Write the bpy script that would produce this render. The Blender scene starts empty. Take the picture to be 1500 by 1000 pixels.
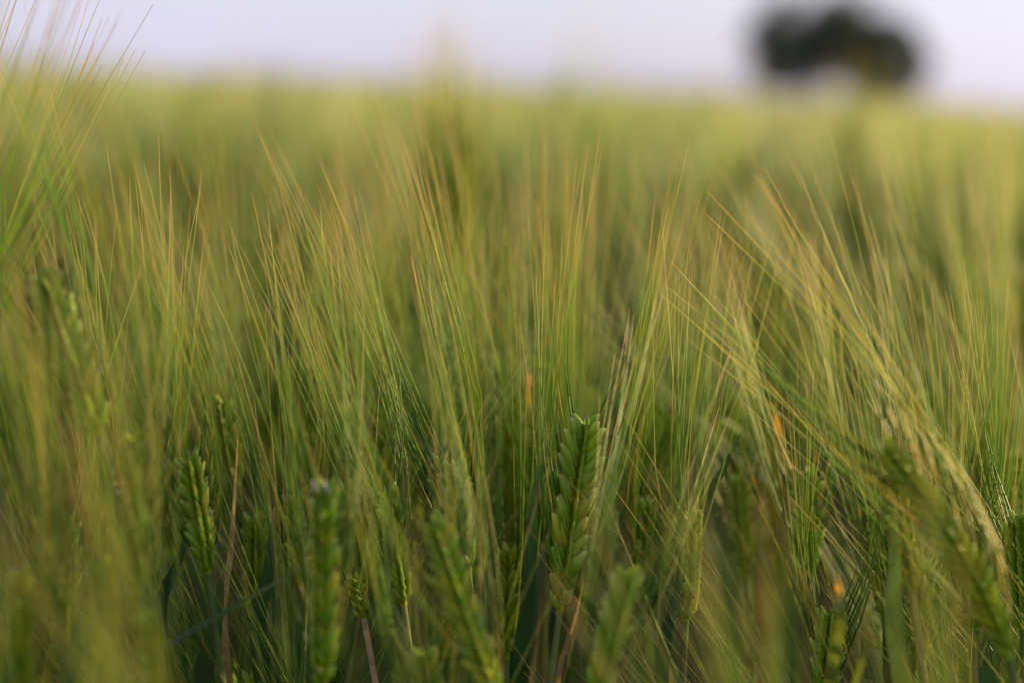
import bpy, math, random
import numpy as np
from mathutils import Vector, Matrix

random.seed(7)
rng = np.random.default_rng(7)
sc = bpy.context.scene
COL = sc.collection
rad = math.radians

# ------------------------------------------------------------------ camera
W0, H0, LENS, SENSOR = 1500.0, 1000.0, 50.0, 36.0
FPX = W0 / SENSOR * LENS
CAM = Vector((0.0, 0.0, 0.95))
PITCH, ROLL = rad(10.15), rad(2.45)
cam_data = bpy.data.cameras.new('camera')
cam = bpy.data.objects.new('camera', cam_data)
COL.objects.link(cam)
CR = Matrix.Rotation(rad(90) - PITCH, 3, 'X') @ Matrix.Rotation(ROLL, 3, 'Z')
cam.matrix_world = Matrix.Translation(CAM) @ CR.to_4x4()
cam_data.lens, cam_data.sensor_width = LENS, SENSOR
cam_data.clip_start, cam_data.clip_end = 0.02, 3000
cam_data.dof.use_dof = True
cam_data.dof.focus_distance = 0.525
cam_data.dof.aperture_fstop = 2.7
sc.camera = cam

def at(px, py, d):
    """photo pixel at a depth along the view axis -> world point"""
    return CAM + CR @ Vector(((px - W0/2)/FPX*d, -(py - H0/2)/FPX*d, -d))

# ------------------------------------------------------------------ sky, sun, exposure
SUN_EL, SUN_AZ = rad(15), rad(66)          # low, to the right of the view and a little ahead
world = bpy.data.worlds.new('World'); sc.world = world; world.use_nodes = True
nt = world.node_tree; nt.nodes.clear()
sky = nt.nodes.new('ShaderNodeTexSky'); sky.sky_type = 'NISHITA'; sky.sun_disc = False
sky.sun_elevation = SUN_EL; sky.sun_rotation = SUN_AZ
sky.air_density = 1.0; sky.dust_density = 2.0; sky.ozone_density = 2.0
veil = nt.nodes.new('ShaderNodeMixRGB'); veil.blend_type = 'MIX'
# thin, softly uneven evening cloud over the clear sky
tcw = nt.nodes.new('ShaderNodeTexCoord'); mpw = nt.nodes.new('ShaderNodeMapping'); mpw.inputs['Scale'].default_value = (1.0, 1.0, 1.4)
mpw.inputs['Location'].default_value = (2.35, 0.4, 0.1)
nzw = nt.nodes.new('ShaderNodeTexNoise'); nzw.inputs['Scale'].default_value = 2.2; nzw.inputs['Detail'].default_value = 0
nt.links.new(tcw.outputs['Generated'], mpw.inputs[0]); nt.links.new(mpw.outputs[0], nzw.inputs['Vector'])
mrw = nt.nodes.new('ShaderNodeMapRange'); mrw.inputs[1].default_value = .3; mrw.inputs[2].default_value = .7
mrw.inputs[3].default_value = .6; mrw.inputs[4].default_value = .85
nt.links.new(nzw.outputs[0], mrw.inputs[0]); nt.links.new(mrw.outputs[0], veil.inputs[0])
veil.inputs[2].default_value = (4.85, 4.72, 6.1, 1)
bgn = nt.nodes.new('ShaderNodeBackground'); bgn.inputs[1].default_value = 0.1
won = nt.nodes.new('ShaderNodeOutputWorld')
nt.links.new(sky.outputs[0], veil.inputs[1]); nt.links.new(veil.outputs[0], bgn.inputs[0])
nt.links.new(bgn.outputs[0], won.inputs[0])

sun_data = bpy.data.lights.new('sun', 'SUN')
sun_data.energy = 5.0; sun_data.angle = rad(0.6); sun_data.color = (1.0, 0.74, 0.40)
sun = bpy.data.objects.new('sun', sun_data); COL.objects.link(sun)
sdir = Vector((math.sin(SUN_AZ)*math.cos(SUN_EL), math.cos(SUN_AZ)*math.cos(SUN_EL), math.sin(SUN_EL)))
sun.rotation_euler = (-sdir).to_track_quat('-Z', 'Y').to_euler()

sc.view_settings.view_transform = 'Standard'; sc.view_settings.look = 'None'
sc.view_settings.exposure = 0.85; sc.view_settings.gamma = 1.0
sc.render.engine = 'CYCLES'
sc.cycles.use_denoising = True
sc.cycles.max_bounces = 5; sc.cycles.diffuse_bounces = 3; sc.cycles.glossy_bounces = 2
sc.cycles.transmission_bounces = 4; sc.cycles.caustics_reflective = False; sc.cycles.caustics_refractive = False

# ------------------------------------------------------------------ materials
def plant_material(name, ramp, rough=0.45, trans=0.35, vary=0.35, alt=(0.5, 0.42, 0.12), noise=0.0, nscale=300, spec=0.4):
    m = bpy.data.materials.new(name); m.use_nodes = True
    n, l = m.node_tree.nodes, m.node_tree.links
    n.clear()
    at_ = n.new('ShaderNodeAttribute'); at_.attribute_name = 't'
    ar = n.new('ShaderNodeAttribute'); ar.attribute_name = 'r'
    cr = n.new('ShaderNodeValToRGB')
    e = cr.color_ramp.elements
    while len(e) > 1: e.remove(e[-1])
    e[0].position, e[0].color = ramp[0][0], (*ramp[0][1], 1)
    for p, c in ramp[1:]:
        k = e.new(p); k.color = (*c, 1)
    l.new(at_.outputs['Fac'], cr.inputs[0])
    # per-strand variation: some strands riper, some greyer green
    mv = n.new('ShaderNodeMapRange'); mv.inputs[1].default_value = 0.45; mv.inputs[2].default_value = 1.0
    mv.inputs[3].default_value = 0; mv.inputs[4].default_value = vary
    l.new(ar.outputs['Fac'], mv.inputs[0])
    mx = n.new('ShaderNodeMixRGB'); mx.inputs[2].default_value = (*alt, 1)
    l.new(mv.outputs[0], mx.inputs[0]); l.new(cr.outputs[0], mx.inputs[1])
    hv = n.new('ShaderNodeHueSaturation')
    oi = n.new('ShaderNodeObjectInfo')
    vr = n.new('ShaderNodeMapRange'); vr.inputs[3].default_value = 0.78; vr.inputs[4].default_value = 1.2
    ad = n.new('ShaderNodeMath'); ad.operation = 'ADD'
    fr = n.new('ShaderNodeMath'); fr.operation = 'FRACT'
    ml = n.new('ShaderNodeMath'); ml.operation = 'MULTIPLY'; ml.inputs[1].default_value = 7.31
    l.new(ar.outputs['Fac'], ml.inputs[0]); l.new(ml.outputs[0], ad.inputs[0]); l.new(oi.outputs['Random'], ad.inputs[1])
    l.new(ad.outputs[0], fr.inputs[0]); l.new(fr.outputs[0], vr.inputs[0]); l.new(vr.outputs[0], hv.inputs['Value'])
    l.new(mx.outputs[0], hv.inputs['Color'])
    col = hv.outputs[0]
    if noise:
        tc = n.new('ShaderNodeTexCoord'); nz = n.new('ShaderNodeTexNoise'); nz.inputs['Scale'].default_value = nscale
        nz.inputs['Detail'].default_value = 3
        l.new(tc.outputs['Object'], nz.inputs['Vector'])
        nm = n.new('ShaderNodeMapRange'); nm.inputs[1].default_value = .3; nm.inputs[2].default_value = .7
        nm.inputs[3].default_value = 1 - noise; nm.inputs[4].default_value = 1 + noise
        l.new(nz.outputs[0], nm.inputs[0])
        mm = n.new('ShaderNodeMixRGB'); mm.blend_type = 'MULTIPLY'; mm.inputs[0].default_value = 1
        l.new(col, mm.inputs[1]); l.new(nm.outputs[0], mm.inputs[2]); col = mm.outputs[0]
    pb = n.new('ShaderNodeBsdfPrincipled'); pb.inputs['Roughness'].default_value = rough
    pb.inputs['Specular IOR Level'].default_value = spec
    tr = n.new('ShaderNodeBsdfTranslucent')
    tg = n.new('ShaderNodeMixRGB'); tg.blend_type = 'MULTIPLY'; tg.inputs[0].default_value = 1
    tg.inputs[2].default_value = (1.25, 1.15, 0.6, 1)
    l.new(col, tg.inputs[1]); l.new(tg.outputs[0], tr.inputs[0])
    l.new(col, pb.inputs['Base Color'])
    ms = n.new('ShaderNodeMixShader'); ms.inputs[0].default_value = trans
    l.new(pb.outputs[0], ms.inputs[1]); l.new(tr.outputs[0], ms.inputs[2])
    o = n.new('ShaderNodeOutputMaterial'); l.new(ms.outputs[0], o.inputs[0])
    return m

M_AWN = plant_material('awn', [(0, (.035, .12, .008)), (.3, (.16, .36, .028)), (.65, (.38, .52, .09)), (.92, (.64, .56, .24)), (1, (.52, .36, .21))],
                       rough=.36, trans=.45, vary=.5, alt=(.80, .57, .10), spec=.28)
M_GRAIN = plant_material('green_grain', [(0, (.24, .38, .010)), (.5, (.18, .36, .012)), (.85, (.30, .43, .05)), (1, (.55, .58, .30))],
                         rough=.4, trans=.42, vary=.5, alt=(.52, .48, .02), noise=.2, nscale=900, spec=.25)
M_STEM = plant_material('stem', [(0, (.06, .08, .02)), (1, (.07, .14, .025))], rough=.45, trans=.1, vary=.4, alt=(.3, .28, .08), noise=.2, nscale=120)
M_LEAF = plant_material('leaf_blade', [(0, (.024, .066, .014)), (.7, (.032, .085, .022)), (.90, (.07, .12, .03)), (1, (.4, .3, .16))],
                        rough=.55, trans=.3, vary=.4, alt=(.14, .2, .05), noise=.22, nscale=60, spec=.15)
M_DRY = plant_material('dry_straw', [(0, (.30, .21, .11)), (1, (.5, .36, .22))], rough=.6, trans=.35, vary=.4, alt=(.55, .33, .12), noise=.3, nscale=200, spec=.2)
M_HUSK = plant_material('bleached_husk', [(0, (.5, .5, .4)), (1, (.7, .68, .6))], rough=.5, trans=.3, vary=.2, alt=(.6, .5, .35))
M_AMBER = plant_material('amber_leaf', [(0, (.08, .13, .03)), (.52, (.14, .18, .03)), (.62, (.34, .28, .04)), (.72, (.52, .27, .03)), (.94, (.60, .30, .05)), (1, (.45, .30, .16))], rough=.5, trans=.5, vary=.2, alt=(.6, .4, .1), noise=.15, nscale=150)
M_AWN_HAZED = plant_material('hazed_awn', [(0, (.07, .18, .03)), (.3, (.20, .35, .07)), (.65, (.35, .45, .19)), (.92, (.57, .55, .31)), (1, (.52, .38, .26))],
                       rough=.36, trans=.45, vary=.45, alt=(.68, .54, .24), spec=.3)  # awns of the crop behind, distance haze mixed into their colours
MATS = [M_AWN, M_GRAIN, M_STEM, M_LEAF, M_DRY, M_HUSK, M_AMBER]
MATS_CROP = [M_AWN_HAZED] + MATS[1:]
AWN, GRAIN, STEM, LEAF, DRY, HUSK, AMBER = range(7)

def simple_noise_material(name, c1, c2, scale, rough=.9, bump=0.3, c3=None):
    m = bpy.data.materials.new(name); m.use_nodes = True
    n, l = m.node_tree.nodes, m.node_tree.links
    pb = n['Principled BSDF']; pb.inputs['Roughness'].default_value = rough; pb.inputs['Specular IOR Level'].default_value = .15
    tc = n.new('ShaderNodeTexCoord'); nz = n.new('ShaderNodeTexNoise'); nz.inputs['Scale'].default_value = scale; nz.inputs['Detail'].default_value = 8
    l.new(tc.outputs['Object'], nz.inputs['Vector'])
    cr = n.new('ShaderNodeValToRGB'); cr.color_ramp.elements[0].position = .35; cr.color_ramp.elements[1].position = .65
    cr.color_ramp.elements[0].color = (*c1, 1); cr.color_ramp.elements[1].color = (*c2, 1)
    l.new(nz.outputs[0], cr.inputs[0]); l.new(cr.outputs[0], pb.inputs['Base Color'])
    bp = n.new('ShaderNodeBump'); bp.inputs['Strength'].default_value = bump; bp.inputs['Distance'].default_value = .05
    l.new(nz.outputs[0], bp.inputs['Height']); l.new(bp.outputs[0], pb.inputs['Normal'])
    return m
M_SOIL = simple_noise_material('soil', (.035, .026, .018), (.09, .065, .042), 14)
M_CANOPY = simple_noise_material('hazed_far_crop', (.20, .24, .12), (.36, .37, .20), 0.8, bump=.6)  # far field greens paled: aerial haze is put into the colour
M_BARK = simple_noise_material('bark', (.03, .025, .02), (.07, .055, .045), 3)
M_CROWN = plant_material('oak_foliage', [(0, (.038, .055, .036)), (1, (.06, .085, .046))], rough=.6, trans=.2, vary=.3, alt=(.05, .06, .02))

# ------------------------------------------------------------------ mesh helpers
class MB:
    """collects triangles with per-vertex t (along the strand) and r (per strand), and a material index"""
    def __init__(s): s.V, s.F, s.T, s.R, s.M, s.n = [], [], [], [], [], 0
    def add(s, V, F, T, R, mat):
        V = np.asarray(V, float); F = np.asarray(F, int)
        s.V.append(V); s.F.append(F + s.n); s.T.append(np.broadcast_to(np.asarray(T, float), (len(V),)))
        s.R.append(np.broadcast_to(np.asarray(R, float), (len(V),))); s.M.append(np.full(len(F), mat, int)); s.n += len(V)
    def arrays(s):
        return np.concatenate(s.V), np.concatenate(s.F), np.concatenate(s.T), np.concatenate(s.R), np.concatenate(s.M)
    def tube(s, P, rr, sides, r, mat, t0=0., t1=1., flat=1.0):
        P = np.asarray(P, float); k = len(P)
        D = np.gradient(P, axis=0); D /= np.linalg.norm(D, axis=1)[:, None] + 1e-12
        ref = np.array([1., .13, .07]) if abs(D[0][0]) < .8 else np.array([0, 1., .1])
        A = np.cross(D, ref); A /= np.linalg.norm(A, axis=1)[:, None]
        B = np.cross(D, A)
        rr = np.broadcast_to(np.asarray(rr, float), (k,))
        ang = np.arange(sides) * 2*math.pi/sides
        V = P[:, None] + rr[:, None, None]*(np.cos(ang)[None, :, None]*A[:, None] + flat*np.sin(ang)[None, :, None]*B[:, None])
        V = V.reshape(-1, 3)
        i = np.arange(k-1)[:, None]*sides; j = np.arange(sides)[None]; j2 = (j+1) % sides
        a, b, c, d = i+j, i+j2, i+sides+j2, i+sides+j
        F = np.concatenate([np.stack([a, b, c], -1).reshape(-1, 3), np.stack([a, c, d], -1).reshape(-1, 3)])
        s.add(V, F, np.repeat(np.linspace(t0, t1, k), sides), r, mat)
    def ribbon(s, P, ww, side, r, mat, fold=0.0, t0=0., t1=1.):
        P = np.asarray(P, float); k = len(P)
        D = np.gradient(P, axis=0); D /= np.linalg.norm(D, axis=1)[:, None] + 1e-12
        side = np.broadcast_to(np.asarray(side, float), (k, 3))
        S = side - D*(side*D).sum(1)[:, None]; S /= np.linalg.norm(S, axis=1)[:, None] + 1e-12
        N = np.cross(S, D); ww = np.broadcast_to(np.asarray(ww, float), (k,))[:, None]
        V = np.stack([P - S*ww + N*ww*fold, P, P + S*ww + N*ww*fold], 1).reshape(-1, 3)
        F = []
        for q in range(k-1):
            for j in range(2):
                a = q*3+j; F += [(a, a+1, a+4), (a, a+4, a+3)]
        s.add(V, F, np.repeat(np.linspace(t0, t1, k), 3), r, mat)

def mesh_from(name, V, F, T, R, Mi=None, mats=None, smooth=True):
    me = bpy.data.meshes.new(name)
    V = np.asarray(V, np.float32); F = np.asarray(F, np.int32)
    me.vertices.add(len(V)); me.vertices.foreach_set('co', V.ravel())
    me.loops.add(len(F)*3); me.loops.foreach_set('vertex_index', F.ravel())
    me.polygons.add(len(F)); me.polygons.foreach_set('loop_start', np.arange(0, len(F)*3, 3, dtype=np.int32))
    me.polygons.foreach_set('loop_total', np.full(len(F), 3, np.int32))
    me.polygons.foreach_set('use_smooth', np.full(len(F), smooth))
    if mats is not None:
        for m in mats: me.materials.append(m)
    if Mi is not None and mats is not None and len(mats) > 1: me.polygons.foreach_set('material_index', np.asarray(Mi, np.int32))
    for nm, arr in (('t', T), ('r', R)):
        a = me.attributes.new(nm, 'FLOAT', 'POINT'); a.data.foreach_set('value', np.asarray(arr, np.float32))
    me.update(); me.validate()
    return me

def mb_mesh(name, mb, mats=MATS):
    V, F, T, R, Mi = mb.arrays()
    used = sorted(set(Mi.tolist())); remap = {u: i for i, u in enumerate(used)}
    return mesh_from(name, V, F, T, R, np.array([remap[x] for x in Mi]), [mats[u] for u in used])

def link(name, data, parent=None, matrix=None):
    o = bpy.data.objects.new(name, data); COL.objects.link(o)
    if parent is not None: o.parent = parent
    if matrix is not None: o.matrix_local = matrix
    return o
def tag(o, label=None, cat=None, group=None, kind=None):
    for k, v in (('label', label), ('category', cat), ('group', group), ('kind', kind)):
        if v: o[k] = v
    return o

def bez(p0, p1, p2, p3, n):
    u = np.linspace(0, 1, n)[:, None]
    return (1-u)**3*np.array(p0) + 3*u*(1-u)**2*np.array(p1) + 3*u*u*(1-u)*np.array(p2) + u**3*np.array(p3)
def nrm(v):
    v = np.asarray(v, float); return v/(np.linalg.norm(v)+1e-12)

# ------------------------------------------------------------------ the barley grain
def grain_arrays(sides=6, prof=((0, .22), (.14, .75), (.4, 1.0), (.68, .78), (.88, .42), (1, .10))):
    V, T = [], []
    for z, r in prof:
        for k in range(sides):
            a = 2*math.pi*k/sides
            x, y = math.cos(a)*r*.5, math.sin(a)*r*.5
            V.append((x*.85 + .10*math.sin(z*math.pi) * -1 + .16*z*z, y, z)); T.append(z)
    F = []
    for q in range(len(prof)-1):
        for k in range(sides):
            a, b = q*sides+k, q*sides+(k+1) % sides; c, d = b+sides, a+sides
            F += [(a, b, c), (a, c, d)]
    return np.array(V), np.array(F), np.array(T)
G_V, G_F, G_T = grain_arrays(6)
GL_V, GL_F, GL_T = grain_arrays(4, ((0, .3), (.4, 1.0), (1, .1)))
grain_meshes = [mesh_from('grain', G_V, G_F, G_T, np.full(len(G_V), r), None, [M_GRAIN]) for r in (.1, .3, .5, .65, .8, .95)]

def build_ear(E, sidevec, mean_dir, awn_len, rnd, grains, body, awns, full=True, npr=30, fan=.10, sigma=.055,
              awn_r=.00020, width=1.0, gscale=1.0, ripe=0.0, awn_sides=3, awn_seg=6, droop=.03):
    """E: polyline of the ear from base to tip. grains: list taking (matrix, r) or a MB to join them into."""
    E = np.asarray(E, float)
    seg = np.linalg.norm(np.diff(E, axis=0), axis=1); cum = np.concatenate([[0], np.cumsum(seg)]); Lr = cum[-1]
    body.tube(E, np.linspace(.0016, .0009, len(E)), 5, rnd.random(), GRAIN, 0, .6)
    mean_dir = nrm(mean_dir)
    for i in range(npr):
        s = (i+.6)/npr*.97
        q = s*Lr; P = np.array([np.interp(q, cum, E[:, c]) for c in range(3)])
        j = min(len(E)-2, int(np.searchsorted(cum, q, 'right'))-1); T = nrm(E[j+1]-E[max(j-1, 0)])
        S = nrm(sidevec - T*np.dot(sidevec, T)); N = np.cross(T, S)
        sg = 1 if i % 2 else -1
        size = (.0097 + .0010*rnd.gauss(0, 1))*gscale*(.62+.38*min(1, s*6))*(1-.3*max(0, s-.8)/.2)
        ang = rad(26 + rnd.gauss(0, 4.5))*(.75+.35*s)*(1-.6*max(0, s-.72)/.28)
        gd = nrm(T*math.cos(ang) + sg*S*math.sin(ang) + N*rnd.gauss(0, .07))
        gx = nrm(sg*S - gd*np.dot(sg*S, gd)); gy = np.cross(gd, gx)
        p0 = P + sg*S*.0014
        rr = min(1, max(0, rnd.gauss(.45, .32)+ripe))
        wd = .0044*gscale*width*(size/.0097)
        Mx = np.stack([gx*wd, gy*wd*1.0, gd*size], 1)
        if isinstance(grains, list): grains.append((Mx, p0, rr))
        else:
            gv, gf, gt = (G_V, G_F, G_T) if full else (GL_V, GL_F, GL_T)
            grains.add(gv@Mx.T + p0, gf, gt, rr, GRAIN)
        # slim sterile side spikelets on both faces
        if full:
            for nn in (-1, 1):
                d = nrm(T*.93 + nn*N*.34 + sg*S*.12)
                x = nrm(np.cross(d, T)+1e-6); y = np.cross(d, x)
                body.add(GL_V@np.stack([x*.0026, y*.0026, d*size*.82], 1).T + P + nn*N*.0016 + sg*S*.001, GL_F, GL_T, min(1, max(0, rr+rnd.gauss(0, .15))), GRAIN)
        # awn
        tip = p0 + Mx[:, 2]*.97 + Mx[:, 0]*.16
        L = awn_len*(.86+.22*rnd.random())*(1.0 - .12*s) * (.8 if rnd.random() < .1 else 1)
        d0 = nrm(T*.9 + sg*S*.34 + N*rnd.gauss(0, .12))
        g = np.array([rnd.gauss(0, 1), rnd.gauss(0, 1), rnd.gauss(0, 1)])*sigma
        d1 = nrm(mean_dir + sg*S*fan*(1.1-.5*s)*(.5+rnd.random()) + N*rnd.gauss(0, fan*.7) + g)
        bend = np.array([rnd.gauss(0, 1), rnd.gauss(0, 1), 0])*droop
        pts = [tip]; u = 0
        for k in range(awn_seg):
            u = (k+.5)/awn_seg; w = min(1, u*2.6)
            pts.append(pts[-1] + nrm(d0*(1-w)+d1*w + bend*max(0, u-.3)*2.0)*L/awn_seg)
        rw = awn_r*(.85+.3*rnd.random())
        rr2 = min(1, max(0, rnd.random()*.9+ripe*.6))
        if awn_sides >= 3:
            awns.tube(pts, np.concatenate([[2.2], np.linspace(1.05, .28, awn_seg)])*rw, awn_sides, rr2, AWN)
        else:
            pts = np.array(pts); k = len(pts)
            sv = np.array([1., 0, 0]); ww = np.linspace(1, .25, k)[:, None]*rw
            V = np.stack([pts - sv*ww, pts + sv*ww], 1).reshape(-1, 3)
            F = np.array([f for q in range(k-1) for f in ((2*q, 2*q+1, 2*q+3), (2*q, 2*q+3, 2*q+2))])
            awns.add(V, F, np.repeat(np.linspace(0, 1, k), 2), rr2, AWN)

def leaf_path(base, azim, up, length, droop, n=9):
    d = np.array([math.sin(azim), math.cos(azim), 0.])
    u = np.linspace(0, 1, n)[:, None]
    return np.array(base) + length*(u*(math.cos(up)*d + np.array([0, 0, math.sin(up)])) - np.array([0, 0, 1.])*droop*u**2.2)
def leaf_w(n, w): return w*np.clip(np.minimum(np.linspace(0, 1, n)*6+.5, 1)*(1-np.linspace(0, 1, n)**2.2), .02, 1)

# ------------------------------------------------------------------ setting
def sheet(name, x0, x1, y0, y1, z, mat, nx=2, ny=2, zf=None):
    xs, ys = np.linspace(x0, x1, nx), np.linspace(0, 1, ny)**2*(y1-y0)+y0
    X, Y = np.meshgrid(xs, ys); Z = np.full_like(X, z) if zf is None else zf(X, Y)
    V = np.stack([X, Y, Z], -1).reshape(-1, 3)
    F = []
    for j in range(ny-1):
        for i in range(nx-1):
            a = j*nx+i; F += [(a, a+1, a+nx+1), (a, a+nx+1, a+nx)]
    return link(name, mesh_from(name, V, F, np.zeros(len(V)), np.zeros(len(V)), None, [mat]))
tag(sheet('ground', -900, 900, -40, 1500, 0, M_SOIL), kind='structure', label='dark brown soil under the barley crop')

# ------------------------------------------------------------------ plants placed from the photograph
PLANTS = 0
def hero(label, base, tip, d, awn_to, dt=0.0, da=0.0, phi=0.0, grains_apart=False, fan=.10, sigma=.05, awn_len=None,
         ripe=0.0, group=None, seed=0, bend=0.0, npr=30, gscale=1.0, width=1.0, leaves=1, stem_to=None, awn_r=.00020, dry=False):
    """base, tip: photo pixels of the ear's ends; d: distance of the base, dt/da: extra distance of ear tip and awn tips"""
    global PLANTS
    PLANTS += 1
    rnd = random.Random(seed*131 + PLANTS)
    B, Tp, Aw = (np.array(v) for v in (at(*base, d), at(*tip, d+dt), at(*awn_to, d+dt+da)))
    ax = nrm(Tp-B); L = np.linalg.norm(Tp-B); right = np.array(CR @ Vector((1, 0, 0)))
    E = bez(B, B+ax*L*.33 + right*bend*L, B+ax*L*.66 + right*bend*L, Tp, 12)
    view = np.array(CR @ Vector((0, 0, 1)))
    side = nrm(np.cross(ax, view)); side = side*math.cos(rad(phi)) + view*math.sin(rad(phi))
    down = nrm(E[0]-E[2])
    # stem: leaves the ear along its axis and bends down to the soil
    gx = B[0] + down[0]*.12 + rnd.gauss(0, .02); gy = B[1] + down[1]*.10 + rnd.gauss(0, .02)
    if stem_to is not None: gx, gy = stem_to
    root = np.array([gx, gy, 0.])
    plant = link('barley_plant', None); plant.location = root
    tag(plant, label, 'barley', group)
    SP = bez(root, root+np.array([0, 0, .35]), B+down*.16, B, 14)
    mb = MB(); mb.tube(SP-root, np.linspace(.0021, .0013, 14), 6, rnd.random(), DRY if dry else STEM)
    link('stem', mb_mesh('stem', mb), plant)
    gl = [] if grains_apart else MB(); body = MB(); aw = MB()
    AL = awn_len or min(.185, max(.07, np.linalg.norm(Aw-Tp)*1.02 + L*.42))
    build_ear(E-root, side, Aw-Tp, AL, rnd, gl, body, aw, fan=fan, sigma=sigma, npr=npr, gscale=gscale, width=width, ripe=ripe, awn_r=awn_r)
    if not grains_apart:
        V, F, T, R, Mi = gl.arrays(); body.add(V, F, T, R, GRAIN)
    ear = link('ear', mb_mesh('ear', body), plant)
    tag(link('awn_tuft', mb_mesh('awn_tuft', aw), ear), kind='stuff')
    if grains_apart:
        for Mx, p0, r in gl:
            m = Matrix.Identity(4)
            for a in range(3):
                for b in range(3): m[a][b] = Mx[a][b]
                m[a][3] = p0[a]
            link('grain', grain_meshes[min(5, int(r*6))], ear, m)
    for k in range(leaves):
        z = B[2] - rnd.uniform(.14, .3)
        i = int(np.argmin(abs(SP[:, 2]-z)))
        add_leaf(plant, leaf_path(SP[i]-root, rnd.uniform(0, 6.28), rad(rnd.uniform(45, 78)), rnd.uniform(.14, .22), rnd.uniform(.1, .5)), .0045, rnd.random())
    plant['_'] = 0; del plant['_']
    return plant, root, SP
def add_leaf(plant, P, w, r, mat=LEAF, side=None, label=None, n=None):
    P = np.asarray(P, float); mb = MB()
    d = P[-1]-P[0]; side = np.cross(d, [0, 0, 1.]) if side is None else side
    if np.linalg.norm(side) < 1e-6: side = np.array([1., 0, 0])
    mb.ribbon(P, leaf_w(len(P), w), side, r, mat, fold=.25)
    o = link('leaf', mb_mesh('leaf', mb), plant)
    if label: o['label'] = label
    return o
def px_leaf(h, pts, w, mat, r=.4, label=None, n=14, side=None, twist=0.):
    """a blade running through photo pixels (x, y, distance), top first, down to this plant's stem"""
    plant, root, SP = h
    Q = [np.array(at(*p)) for p in pts][::-1]
    i = int(np.argmin(abs(SP[:, 2]-(Q[0][2]-.07))))
    C = np.array([SP[i]] + Q)
    # Catmull-Rom through the points
    out = []; m = len(C)
    for k in range(m-1):
        a, b, c, e = C[max(k-1, 0)], C[k], C[k+1], C[min(k+2, m-1)]
        for u in np.linspace(0, 1, 7)[:-1]:
            out.append(.5*((2*b)+(-a+c)*u+(2*a-5*b+4*c-e)*u*u+(-a+3*b-3*c+e)*u**3))
    out.append(C[-1]); out = np.array(out)-root
    sd = np.array(CR @ Vector((1, 0, .25)))
    if twist:
        v = np.array(CR @ Vector((0, 0, 1))); an = np.linspace(0, twist, len(out))[:, None]
        sd = sd*np.cos(an) + v*np.sin(an)
    return add_leaf(plant, out, w, r, mat, sd, label)

# ---- ears that can be told apart in the photograph
F0 = .53
main = hero('sharp bright green barley ear in focus, right of centre with clear herringbone grains', (820, 897), (858, 622), .52, (925, 235), phi=16, gscale=1.2, width=1.05, grains_apart=True, npr=32, seed=1, fan=.09, sigma=.06, awn_len=.118)
px_leaf(main, [(793, 655, .50), (783, 740, .50), (776, 860, .505), (764, 990, .51)], .0031, LEAF, .05, 'blue-green blade standing upright left of the ear')
px_leaf(main, [(856, 838, .535), (846, 890, .54), (830, 945, .545), (815, 1010, .55)], .0012, DRY, .5, 'thin withered tan blade')
hero('blurred bright green ear low in front, leaning left, below the picture centre', (728, 1030), (632, 762), .455, (545, 430), dt=.005, da=.06, phi=8, grains_apart=True, seed=2, ripe=.25)
h3 = hero('green ear with a bleached husk at its tip, left of the lower middle', (474, 1010), (478, 712), .46, (430, 360), da=.08, phi=35, grains_apart=True, seed=3)
hero('blurred ear at the bottom edge with pale grain tips, right of the sharp ear', (868, 1035), (918, 842), .46, (1010, 520), phi=-12, grains_apart=True, seed=4, da=.05, npr=24)
hero('dark green ear just behind and left of the sharp ear', (743, 820), (748, 588), .60, (720, 215), phi=14, grains_apart=True, seed=5, dt=.005, da=-.02)
hero('yellow-green arching ear at right whose long awns sweep to the upper left', (1478, 965), (1295, 655), .465, (1065, 370), phi=18, grains_apart=True, bend=.07, seed=6, fan=.14, sigma=.07, awn_len=.125, da=.045, ripe=.5, awn_r=.00026, npr=34)
hero('green ribbed ear leaning left near the left edge', (146, 640), (66, 412), .465, (-70, 90), phi=4, grains_apart=True, seed=7, ripe=-.1, gscale=1.15, da=.03)
hero('yellowish upright ear blurred at lower left', (203, 870), (196, 652), .46, (150, 300), phi=40, grains_apart=True, seed=8, ripe=.3, da=.1)
h9 = hero('green ear half hidden behind a dry tan blade at lower left', (374, 915), (374, 765), .56, (350, 380), phi=10, grains_apart=True, seed=9, npr=22)
px_leaf(h9, [(349, 628, .53), (346, 700, .528), (340, 800, .53), (330, 930, .532)], .0019, DRY, .7, 'dry tan twisted blade', twist=1.0)
hero('small yellow ear catching light above the dry tan blade', (348, 712), (325, 592), .58, (215, 220), phi=25, grains_apart=True, seed=10, ripe=.4, npr=20, awn_len=.11)
hero('dark narrow ear left of centre among dense awns', (604, 800), (598, 640), .60, (500, 200), phi=60, grains_apart=True, seed=11, npr=22, awn_len=.125)
h12 = hero('pale green ear in the grass right of centre', (1094, 850), (1082, 705), .60, (1060, 290), phi=35, grains_apart=True, seed=12, npr=22)
px_leaf(h12, [(1090, 625, .545), (1066, 675, .545), (1035, 730, .55), (1005, 800, .555)], .0021, LEAF, .1, 'slender blue-green blade with a pale tip')
hero('slim ear low in the centre between the blurred ear and the upright blade', (742, 965), (746, 812), .55, (720, 420), phi=55, grains_apart=True, seed=13, npr=20)
h14 = hero('dark green ear deep in the crop at lower right', (1332, 1020), (1347, 835), .54, (1330, 470), phi=10, grains_apart=True, seed=14)
hero('ear just showing its tip at the bottom edge below centre', (640, 1090), (622, 968), .47, (590, 650), phi=10, seed=15)
hero('dark ear cut by the left edge of the picture', (-20, 580), (-52, 370), .50, (-90, 60), phi=20, seed=16)
h17 = hero('tall barley off the left edge whose awns fan across the sky', (-150, 720), (-95, 500), .50, (72, -10), phi=10, seed=17, awn_len=.16, fan=.12, sigma=.045, awn_r=.00034, da=.02)
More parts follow.
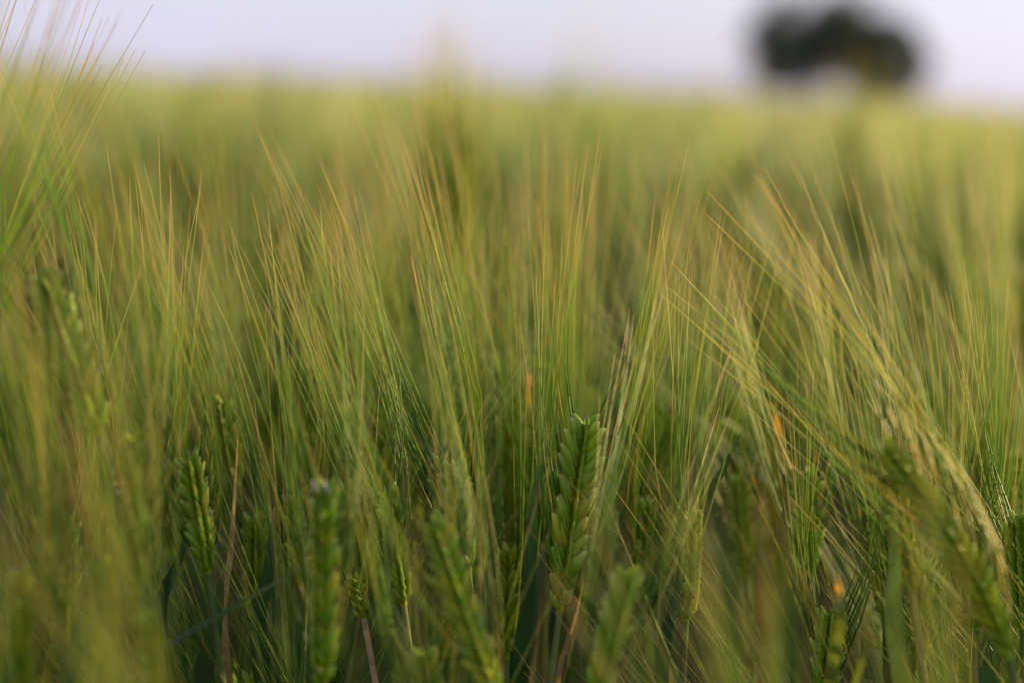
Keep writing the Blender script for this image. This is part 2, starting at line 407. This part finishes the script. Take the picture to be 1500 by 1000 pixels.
hero('barley off the left edge with low awns reaching into the picture', (-150, 760), (-105, 560), .56, (62, 130), phi=10, seed=18, awn_len=.155, fan=.12)
hero('barley off the left edge with thick dark awns crossing the upper left corner', (-190, 740), (-125, 520), .485, (50, -30), phi=40, seed=31, awn_len=.165, fan=.10, sigma=.05, awn_r=.00034)
hero('nodding dark green ear blurred behind the awns at left', (250, 500), (178, 335), .78, (110, 130), phi=20, seed=19, da=.05)
hero('tall blurred ear standing above the horizon left of centre', (655, 310), (650, 150), 1.02, (652, 60), phi=70, seed=20, fan=.09, awn_len=.09, ripe=.3)
hero('second tall ear blurred beside the one above the horizon', (640, 320), (628, 175), 1.15, (618, 80), phi=20, seed=21, fan=.09, awn_len=.085)
for k, (x, y, d) in enumerate([(668, 165, .95), (636, 185, .98), (684, 205, .9), (626, 220, .93), (655, 190, .9), (645, 230, .85), (670, 245, .85)]):
    hero('one of the tall barley plants blurred into a column above the horizon', (x+3, y+.075/d*FPX), (x, y), d, (x+random.uniform(-8, 8), y-110), phi=random.uniform(-70, 70),
         seed=300+k, fan=.06, sigma=.03, awn_len=.085, ripe=.25, awn_r=.00024, group='tall blurred column of barley left of centre')
hero('tall amber-tinged ear blurred in front of the tree', (1246, 340), (1240, 195), 1.15, (1238, 85), phi=60, seed=22, ripe=.6, awn_len=.085)
hero('pinkish sunlit barley blurred against the right edge', (1500, 560), (1490, 400), .90, (1478, 210), phi=50, seed=23, ripe=.8)
h24 = hero('barley at lower right with an orange dead leaf', (1205, 1030), (1218, 905), .52, (1240, 560), phi=30, seed=24)
px_leaf(h24, [(1228, 838, .455), (1228, 870, .455), (1230, 915, .455)], .0020, AMBER, .2, 'short glowing orange dead leaf')
px_leaf(h24, [(1266, 925, .45), (1266, 955, .452)], .0012, AMBER, .2, 'tiny orange leaf tip')
hw = hero('withered brown ear stub on a bent straw below centre left', (533, 905), (520, 845), .53, (505, 790), phi=30, seed=25, npr=9, gscale=.5, awn_len=.03, dry=True, leaves=0, ripe=.9)
h26 = hero('barley behind the sharp ear with an orange dry blade tip', (770, 790), (776, 650), .64, (800, 240), phi=45, seed=26)
px_leaf(h26, [(778, 545, .585), (774, 580, .585), (770, 640, .59)], .0014, AMBER, .3, 'orange dry blade tip')
h27 = hero('barley right of centre with a broad orange sunlit blade', (1150, 860), (1140, 720), .62, (1130, 330), phi=45, seed=27)
px_leaf(h27, [(1132, 590, .60), (1142, 640, .60), (1152, 720, .61)], .0026, AMBER, .3, 'orange sunlit dry blade')

for k, (x, y, d, ax_) in enumerate([(30, 840, .44, -60), (150, 830, .45, 80), (215, 900, .43, 150), (95, 760, .50, 20)]):
    hero('%s from the left of the four soft olive barley plants at lower left' % ('first', 'third', 'fourth', 'second')[k], (x+10, y+.07/d*FPX), (x, y), d, (ax_, y-400), phi=20+40*k, seed=330+k,
         ripe=.25, fan=.12, sigma=.06, group='soft olive barley at lower left')
# bleached husk on the tip of the third ear
mb = MB()
for k in range(2):
    a = random.uniform(-.6, .6)
    p = np.array(at(468 + 14*k, 724, .457))-np.array(h3[1])
    mb.add(GL_V@np.stack([np.array([.0016, 0, 0]), np.array([0, .0016, 0]), np.array([math.sin(a)*.006, -.001, math.cos(a)*.006])], 1).T + p, GL_F, GL_T, .2, HUSK)
tag(link('husk', mb_mesh('husk', mb), h3[0]), label='bleached whitish husk')

# ---- bundles of awns in and near focus, their ears hidden lower down in the crop
BUNDLES = [  # ear base, ear tip, distance, awn tips, words
    ((330, 790), (296, 560), .60, (255, 225), 'barley left of centre with a tight spray of gold awns leaning left'),
    ((655, 780), (610, 560), .56, (440, 165), 'barley with long pale awns slanting far to the upper left'),
    ((672, 800), (640, 575), .53, (515, 200), 'barley with sharp gold awns leaning left, left of centre'),
    ((660, 690), (655, 480), .64, (560, 150), 'barley with soft tall awns just left of the blurred tall ear'),
    ((690, 830), (690, 610), .57, (668, 290), 'barley with crisp yellow awns standing just left of centre'),
    ((800, 830), (795, 620), .585, (735, 330), 'barley with awns crossing at the picture centre'),
    ((815, 800), (812, 590), .59, (808, 215), 'barley with straight upright awns right of centre'),
    ((905, 860), (893, 640), .575, (940, 250), 'barley with warm awns leaning right above the sharp ear'),
    ((960, 850), (960, 640), .57, (1030, 300), 'barley with thin awns leaning right and crossing its neighbours'),
    ((1010, 860), (1020, 660), .53, (1060, 330), 'barley whose awns cross in a tangle right of centre'),
    ((1330, 820), (1270, 600), .50, (1095, 240), 'barley at right with blurred awns slanting to the upper left'),
    ((1360, 700), (1320, 500), .62, (1205, 215), 'barley at right with soft awns below the tree'),
    ((1425, 900), (1420, 690), .53, (1400, 420), 'barley near the right edge with short crisp upright awns'),
    ((1490, 880), (1488, 690), .52, (1462, 430), 'barley at the right edge with gold awns leaning left'),
    ((215, 830), (205, 610), .52, (172, 300), 'barley at left with upright awns tipped in gold'),
    ((270, 800), (255, 600), .50, (140, 330), 'barley at left with awns leaning over the ribbed ear'),
    ((440, 850), (420, 640), .54, (340, 330), 'barley left of the husk-tipped ear with awns leaning left'),
    ((560, 850), (545, 640), .52, (430, 330), 'barley with dense green awns between the two blurred front ears'),
    ((1180, 830), (1170, 620), .56, (1130, 360), 'barley right of centre with amber upright awns'),
    ((1290, 880), (1280, 670), .55, (1240, 380), 'barley right of centre with long amber awns behind the arching ear'),
    ((80, 870), (60, 650), .46, (0, 390), 'barley at lower left with thin awns leaning out of the picture'),
    ((1440, 720), (1432, 520), .72, (1400, 200), 'barley near the right edge with tall soft awns reaching the horizon'),
    ((500, 720), (495, 520), .66, (470, 200), 'barley with fine blurred awns behind the husk-tipped ear'),
]
for i, (b, t, d, a, lab) in enumerate(BUNDLES):
    ex = .30*(t[1]-a[1]); sl = (t[0]-a[0])/(t[1]-a[1])     # the ear itself sits lower in the crop
    t = (t[0]+sl*ex*.7, t[1]+ex); b = (t[0]+sl*150*.4, t[1]+150/(d/.53))
    hb_ = hero(lab, b, t, d, a, phi=random.uniform(-60, 60), seed=40+i, fan=.10, sigma=.042, npr=26, da=random.uniform(-.03, .03), ripe=random.uniform(-.1, .25))

    for q in range(1 + i % 2):      # upright flag leaves low in the crop
        lx, ly = t[0] + random.uniform(-60, 60), random.uniform(700, 860); sl_ = random.uniform(-.35, .35); dd = d + random.uniform(-.02, .03)
        px_leaf(hb_, [(lx, ly, dd), (lx+sl_*50, ly+90, dd), (lx+sl_*130, ly+220, dd)], random.uniform(.0026, .0046), LEAF, random.random(), twist=random.uniform(-1.2, 1.2))
# ---- more plants around the focal distance, told apart only by where they stand
fr = random.Random(5)
for i in range(90):
    deep = i % 5 > 1                       # shorter plants whose ears sit low in the crop
    d = fr.uniform(.47, .58) if deep else fr.uniform(.60, .76); x = -60 + (i*377 % 1620) + fr.gauss(0, 20)
    yt = 140 + .04*(x-750) + FPX*(fr.uniform(.225, .30) if deep else fr.uniform(.12, .165))/d
    if not deep and (fr.random() < .15 or (1000 < x < 1320 and d < .66)): continue
    if deep and (fr.random() < .5 or (700 < x < 960 and d < .6)): continue
    lean = max(-.42, min(.22, fr.gauss(-.12, .2))); Lp = .075/d*FPX
    zone = 'left' if x < 500 else 'middle' if x < 1000 else 'right'
    words = ('green barley plant low in the dense awns of the %s third', 'low barley in the dense awns, %s third') if deep else ('taller green barley plant among the dense awns of the %s third', 'taller barley among the dense awns, %s third')
    hero(words[0] % zone,
         (x - lean*Lp*.4, yt+Lp), (x, yt), d, (x + lean*2.0*Lp*1.5, yt-Lp*1.5), phi=fr.uniform(-80, 80), seed=90+i,
         ripe=fr.uniform(-.15, .35), da=fr.uniform(-.04, .04), group=words[1] % zone, leaves=2, sigma=.07, fan=.11, npr=25, awn_len=.165 if deep else .145)
CX = [20, 250, 1040, 1110, 1380]
ORD = 'first second third fourth last'.split()
for i in range(5):   # blurred plants close to the lens along the bottom
    d = fr.uniform(.29, .38); x = CX[i]
    yt = fr.uniform(1020, 1120); Lp = .075/d*FPX; lean = fr.gauss(-.1, .3)
    hero('%s from the left of the blurred barley close to the lens at the bottom edge' % ORD[CX.index(x)], (x - lean*Lp*.4, yt+Lp), (x, yt), d, (x + lean*Lp*1.5, yt-Lp*1.1),
         phi=fr.uniform(-80, 80), seed=190+i, ripe=fr.uniform(0, .4), group='close blurred barley along the bottom edge', leaves=1, awn_len=.085)

# ------------------------------------------------------------------ the crop behind: shared variants
def variant(seed, full):
    rnd = random.Random(seed)
    H = .765 + rnd.gauss(0, .012); lean = rnd.uniform(0, .05); az = rnd.uniform(0, 6.28)
    dx = np.array([math.sin(az), math.cos(az), 0.])
    B = dx*lean + np.array([0, 0, H]); nod = rnd.choice((.15, .3, .5, .8)); down = nrm(dx*nod + np.array([0, 0, 1]))
    SP = bez((0, 0, 0), (0, 0, .3), B-down*.15, B, 10 if full else 5)
    e2 = nrm(down + dx*nod*.5)
    L = rnd.uniform(.06, .08); Tp = B + down*L*.5 + e2*L*.5
    E = bez(B, B+down*L*.33, Tp-e2*L*.33, Tp, 8 if full else 4)
    a2 = rnd.uniform(0, 6.28); side = np.array([math.cos(a2), math.sin(a2), 0])
    st, ear, aw, lv = MB(), MB(), MB(), []
    st.tube(SP, np.linspace(.0021, .0013, len(SP)), 5 if full else 3, rnd.random(), STEM)
    build_ear(E, side, nrm(e2+dx*.05+np.array([rnd.gauss(0, .06), rnd.gauss(0, .06), .1])), .112, rnd, ear, ear, aw, full=full, npr=28 if full else 20, fan=.10, sigma=.06,
              ripe=rnd.uniform(-.1, .3), awn_sides=3 if full else 2, awn_seg=5 if full else 3, awn_r=.00021 if full else .00034)
    for k in range(2 if full else 2):
        z = rnd.uniform(.5, .66); i = int(np.argmin(abs(SP[:, 2]-z))); P0 = SP[i]
        m = MB(); P = leaf_path(P0, rnd.uniform(0, 6.28), rad(rnd.uniform(40, 75)), rnd.uniform(.15, .24), rnd.uniform(.1, .6), 8 if full else 4)
        m.ribbon(P, leaf_w(len(P), .005), np.cross(P[-1]-P[0], [0, 0, 1.]), rnd.random(), LEAF, fold=.2); lv.append(m)
    return st, ear, aw, lv
NV = 14
full_v = []
for k in range(NV):
    st, ear, aw, lv = variant(500+k, True)
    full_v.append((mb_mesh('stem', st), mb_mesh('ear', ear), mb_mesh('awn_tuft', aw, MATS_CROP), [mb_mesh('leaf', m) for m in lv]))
low_v = []
for k in range(18):
    st, ear, aw, lv = variant(700+k, False)
    a = MB()
    for m in [st, ear, aw]+lv:
        V, F, T, R, Mi = m.arrays()
        a.V.append(V); a.F.append(F+a.n); a.T.append(T); a.R.append(R); a.M.append(Mi); a.n += len(V)
    low_v.append(a.arrays())

def field_points(y0, y1, density, margin):
    step = 1/math.sqrt(density); out = []
    for y in np.arange(y0, y1, step):
        hw_ = .40*y + margin
        for x in np.arange(-hw_, hw_, step):
            out.append((x+rng.uniform(-.48, .48)*step, y+rng.uniform(-.48, .48)*step))
    return out
def canopy(x, y):   # slow swells of the crop's height
    return .026*math.sin(x*4.1+1.3)*math.cos(y*3.4) + .020*math.sin(y*6.3+x*2.2)

pts = [p for p in field_points(.66, 4.0, 330, .18) if p[1] > .98 or rng.random() < .6]
pts.sort(key=lambda p: p[1])
NIND = 300 - PLANTS
inview = [p for p in pts if abs(p[0]) < .37*p[1]+.03][:NIND]
ids = set(inview)
src = []
for i, (x, y) in enumerate(inview):
    st, ear, aw, lv = full_v[i % NV]
    s = 1 + rng.normal(0, .022) + canopy(x, y) - (.025 if y < .98 else 0)
    if y > .98 and rng.random() < .12: s += rng.uniform(.03, .075)
    band = 'just behind the sharp awns' if y < .95 else 'in the soft green crop behind'
    zone = 'left' if x < -.12*y else 'centre' if x < .12*y else 'right'
    p = link('barley_plant', None); p.location = (x, y, 0); p.scale = (s, s, s); p.rotation_euler = (0, 0, rng.uniform(0, 6.28))
    tag(p, 'blurred green barley plant %s, %s of the picture' % (band, zone), 'barley', 'barley %s, %s' % (band, zone))
    link('stem', st, p); e = link('ear', ear, p); tag(link('awn_tuft', aw, e), kind='stuff')
    for m in lv: link('leaf', m, p)

rest = [(p, 1.0, 1.0) for p in pts if p not in ids]
rest += [(p, 1.0, 1.6) for p in field_points(4.0, 7.0, 120, .4)]
rest += [(p, 1.0, 2.6) for p in field_points(7.0, 16.0, 34, .6)]
rest += [((sx*(.2+rng.uniform(.05, .5)), rng.uniform(.3, .7)), 1, 1) for sx in (-1, 1) for _ in range(60)]
Vs, Fs, Ts, Rs, Ms = [], [], [], [], []; n = 0
for (x, y), s0, wide in rest:
    if abs(x) < .37*y+.1 and y < .6: continue
    V, F, T, R, Mi = low_v[rng.integers(len(low_v))]
    a = rng.uniform(0, 6.28); c, s_ = math.cos(a), math.sin(a); s = 1 + rng.normal(0, .032) + canopy(x, y)*min(1, 2.5/max(y, .1))
    if .98 < y < 6 and rng.random() < .10: s += rng.uniform(.03, .08)
    V2 = np.empty_like(V); V2[:, 0] = (c*V[:, 0]-s_*V[:, 1])*s*wide + x; V2[:, 1] = (s_*V[:, 0]+c*V[:, 1])*s*wide + y; V2[:, 2] = V[:, 2]*s
    Vs.append(V2); Fs.append(F+n); Ts.append(T); Rs.append(np.clip(R+rng.normal(-.2, .15)+.28*math.sin(x*1.3+.7*y)*math.cos(y*.9+x*.4), 0, 1)); Ms.append(Mi); n += len(V)
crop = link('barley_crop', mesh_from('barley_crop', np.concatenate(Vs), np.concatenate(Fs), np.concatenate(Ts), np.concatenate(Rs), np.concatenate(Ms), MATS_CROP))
tag(crop, 'dense green barley crop merging into an olive haze of awns behind', 'barley', kind='stuff')
# beyond about 14 m the crop is one rough olive surface to the horizon
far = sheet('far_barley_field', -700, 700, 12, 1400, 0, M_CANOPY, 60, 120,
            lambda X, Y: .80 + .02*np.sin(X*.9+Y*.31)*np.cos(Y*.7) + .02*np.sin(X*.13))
tag(far, 'distant olive barley field reaching the horizon', 'field', kind='stuff')

# ------------------------------------------------------------------ the tree and the far hedge
def leaf_cloud(blobs, n, size, seed):
    g = np.random.default_rng(seed); mb = MB(); C = []
    wts = np.array([b[6] for b in blobs]); wts = wts/wts.sum()
    for k in g.choice(len(blobs), n, p=wts):
        cx, cy, cz, rx, ry, rz, _ = blobs[k]
        v = g.normal(size=3); v /= np.linalg.norm(v); v *= g.random()**.45
        C.append((cx+v[0]*rx, cy+v[1]*ry, cz+v[2]*rz))
    C = np.array(C); m = len(C)
    u = g.normal(size=(m, 3)); u /= np.linalg.norm(u, axis=1)[:, None]
    w = np.cross(u, g.normal(size=(m, 3))); w /= np.linalg.norm(w, axis=1)[:, None]
    sz = size*(.6+.8*g.random(m))[:, None]
    V = np.stack([C-u*sz, C+w*sz*.45, C+u*sz, C-w*sz*.45], 1).reshape(-1, 3)
    i = np.arange(m)[:, None]*4
    F = np.concatenate([i+np.array([[0, 1, 2]]), i+np.array([[0, 2, 3]])])
    mb.add(V, F, np.repeat(g.random(m), 4), np.repeat(g.random(m), 4), 0)
    return mb.arrays()

TD = 110.0
def tp(px, py, dd=0): return np.array(at(px, py, TD+dd))
pxm = TD/FPX
base = tp(1262, 170); base[2] = 0
tree = link('oak_tree', None); tree.location = base
tag(tree, 'dark broad-crowned tree blurred on the horizon at upper right', 'tree')
blobs = []
g = random.Random(3)
for (px, py, rx, ry, w, k) in [(1188, 26, 76, 34, 1.9, 34), (1135, 62, 30, 46, .7, 14), (1228, 44, 48, 44, 2.0, 18), (1288, 82, 60, 58, 6.0, 48), (1268, 80, 48, 50, 2.0, 14), (1318, 104, 36, 32, 2.0, 14), (1120, 50, 24, 30, .8, 8), (1280, 128, 34, 18, 1.2, 8), (1160, 98, 48, 34, 2.2, 18), (1135, 116, 30, 18, .6, 6), (1215, 105, 30, 22, .5, 8)]:
    for _ in range(k):
        a, r = g.uniform(0, 6.28), math.sqrt(g.random())*.95
        c = tp(px+math.cos(a)*r*rx, py+math.sin(a)*r*ry) - base; c[1] += g.gauss(0, .5)*rx*pxm
        q = g.uniform(.8, 1.6)
        blobs.append((*c, q, q, q*.8, w/k))
V, F, T, R, _ = leaf_cloud(blobs, 34000, .19, 4)
link('crown', mesh_from('crown', V, F, T, R, None, [M_CROWN], smooth=False), tree)
mb = MB()
def limb(a, b, c, d, r0, r1): mb.tube(bez(a, b, c, d, 9), np.linspace(r0, r1, 9), 8, .5, 0)
z0 = np.zeros(3); fork = tp(1264, 128)-base
limb(z0, fork*.3, fork*.7, fork, .42, .32)
for (px, py) in [(1285, 80), (1310, 100), (1230, 60), (1180, 45), (1140, 65), (1265, 60), (1205, 35)]:
    e = tp(px, py)-base; limb(fork, fork+np.array([0, 0, 1.]), e*.5+fork*.5+np.array([0, 0, .6]), e, .2, .05)
V, F, T, R, _ = mb.arrays()
link('trunk', mesh_from('trunk', V, F, T, R, None, [M_BARK]), tree)

# low far hedge along the field's end
hb = []
for x in np.arange(-330, 330, 2.2):
    h = 1.6 + 1.1*math.sin(x*.05)*math.sin(x*.021+1) + g.uniform(0, .9)
    hb.append((x, 420+g.uniform(-3, 3), h*.55, 1.9, 1.6, h*.62, 1))
V, F, T, R, _ = leaf_cloud(hb, 9000, .55, 9)
tag(link('far_hedge', mesh_from('far_hedge', V, F, T, R, None, [M_CROWN], smooth=False)), 'low dark hedge line along the far edge of the field', 'hedge', kind='stuff')
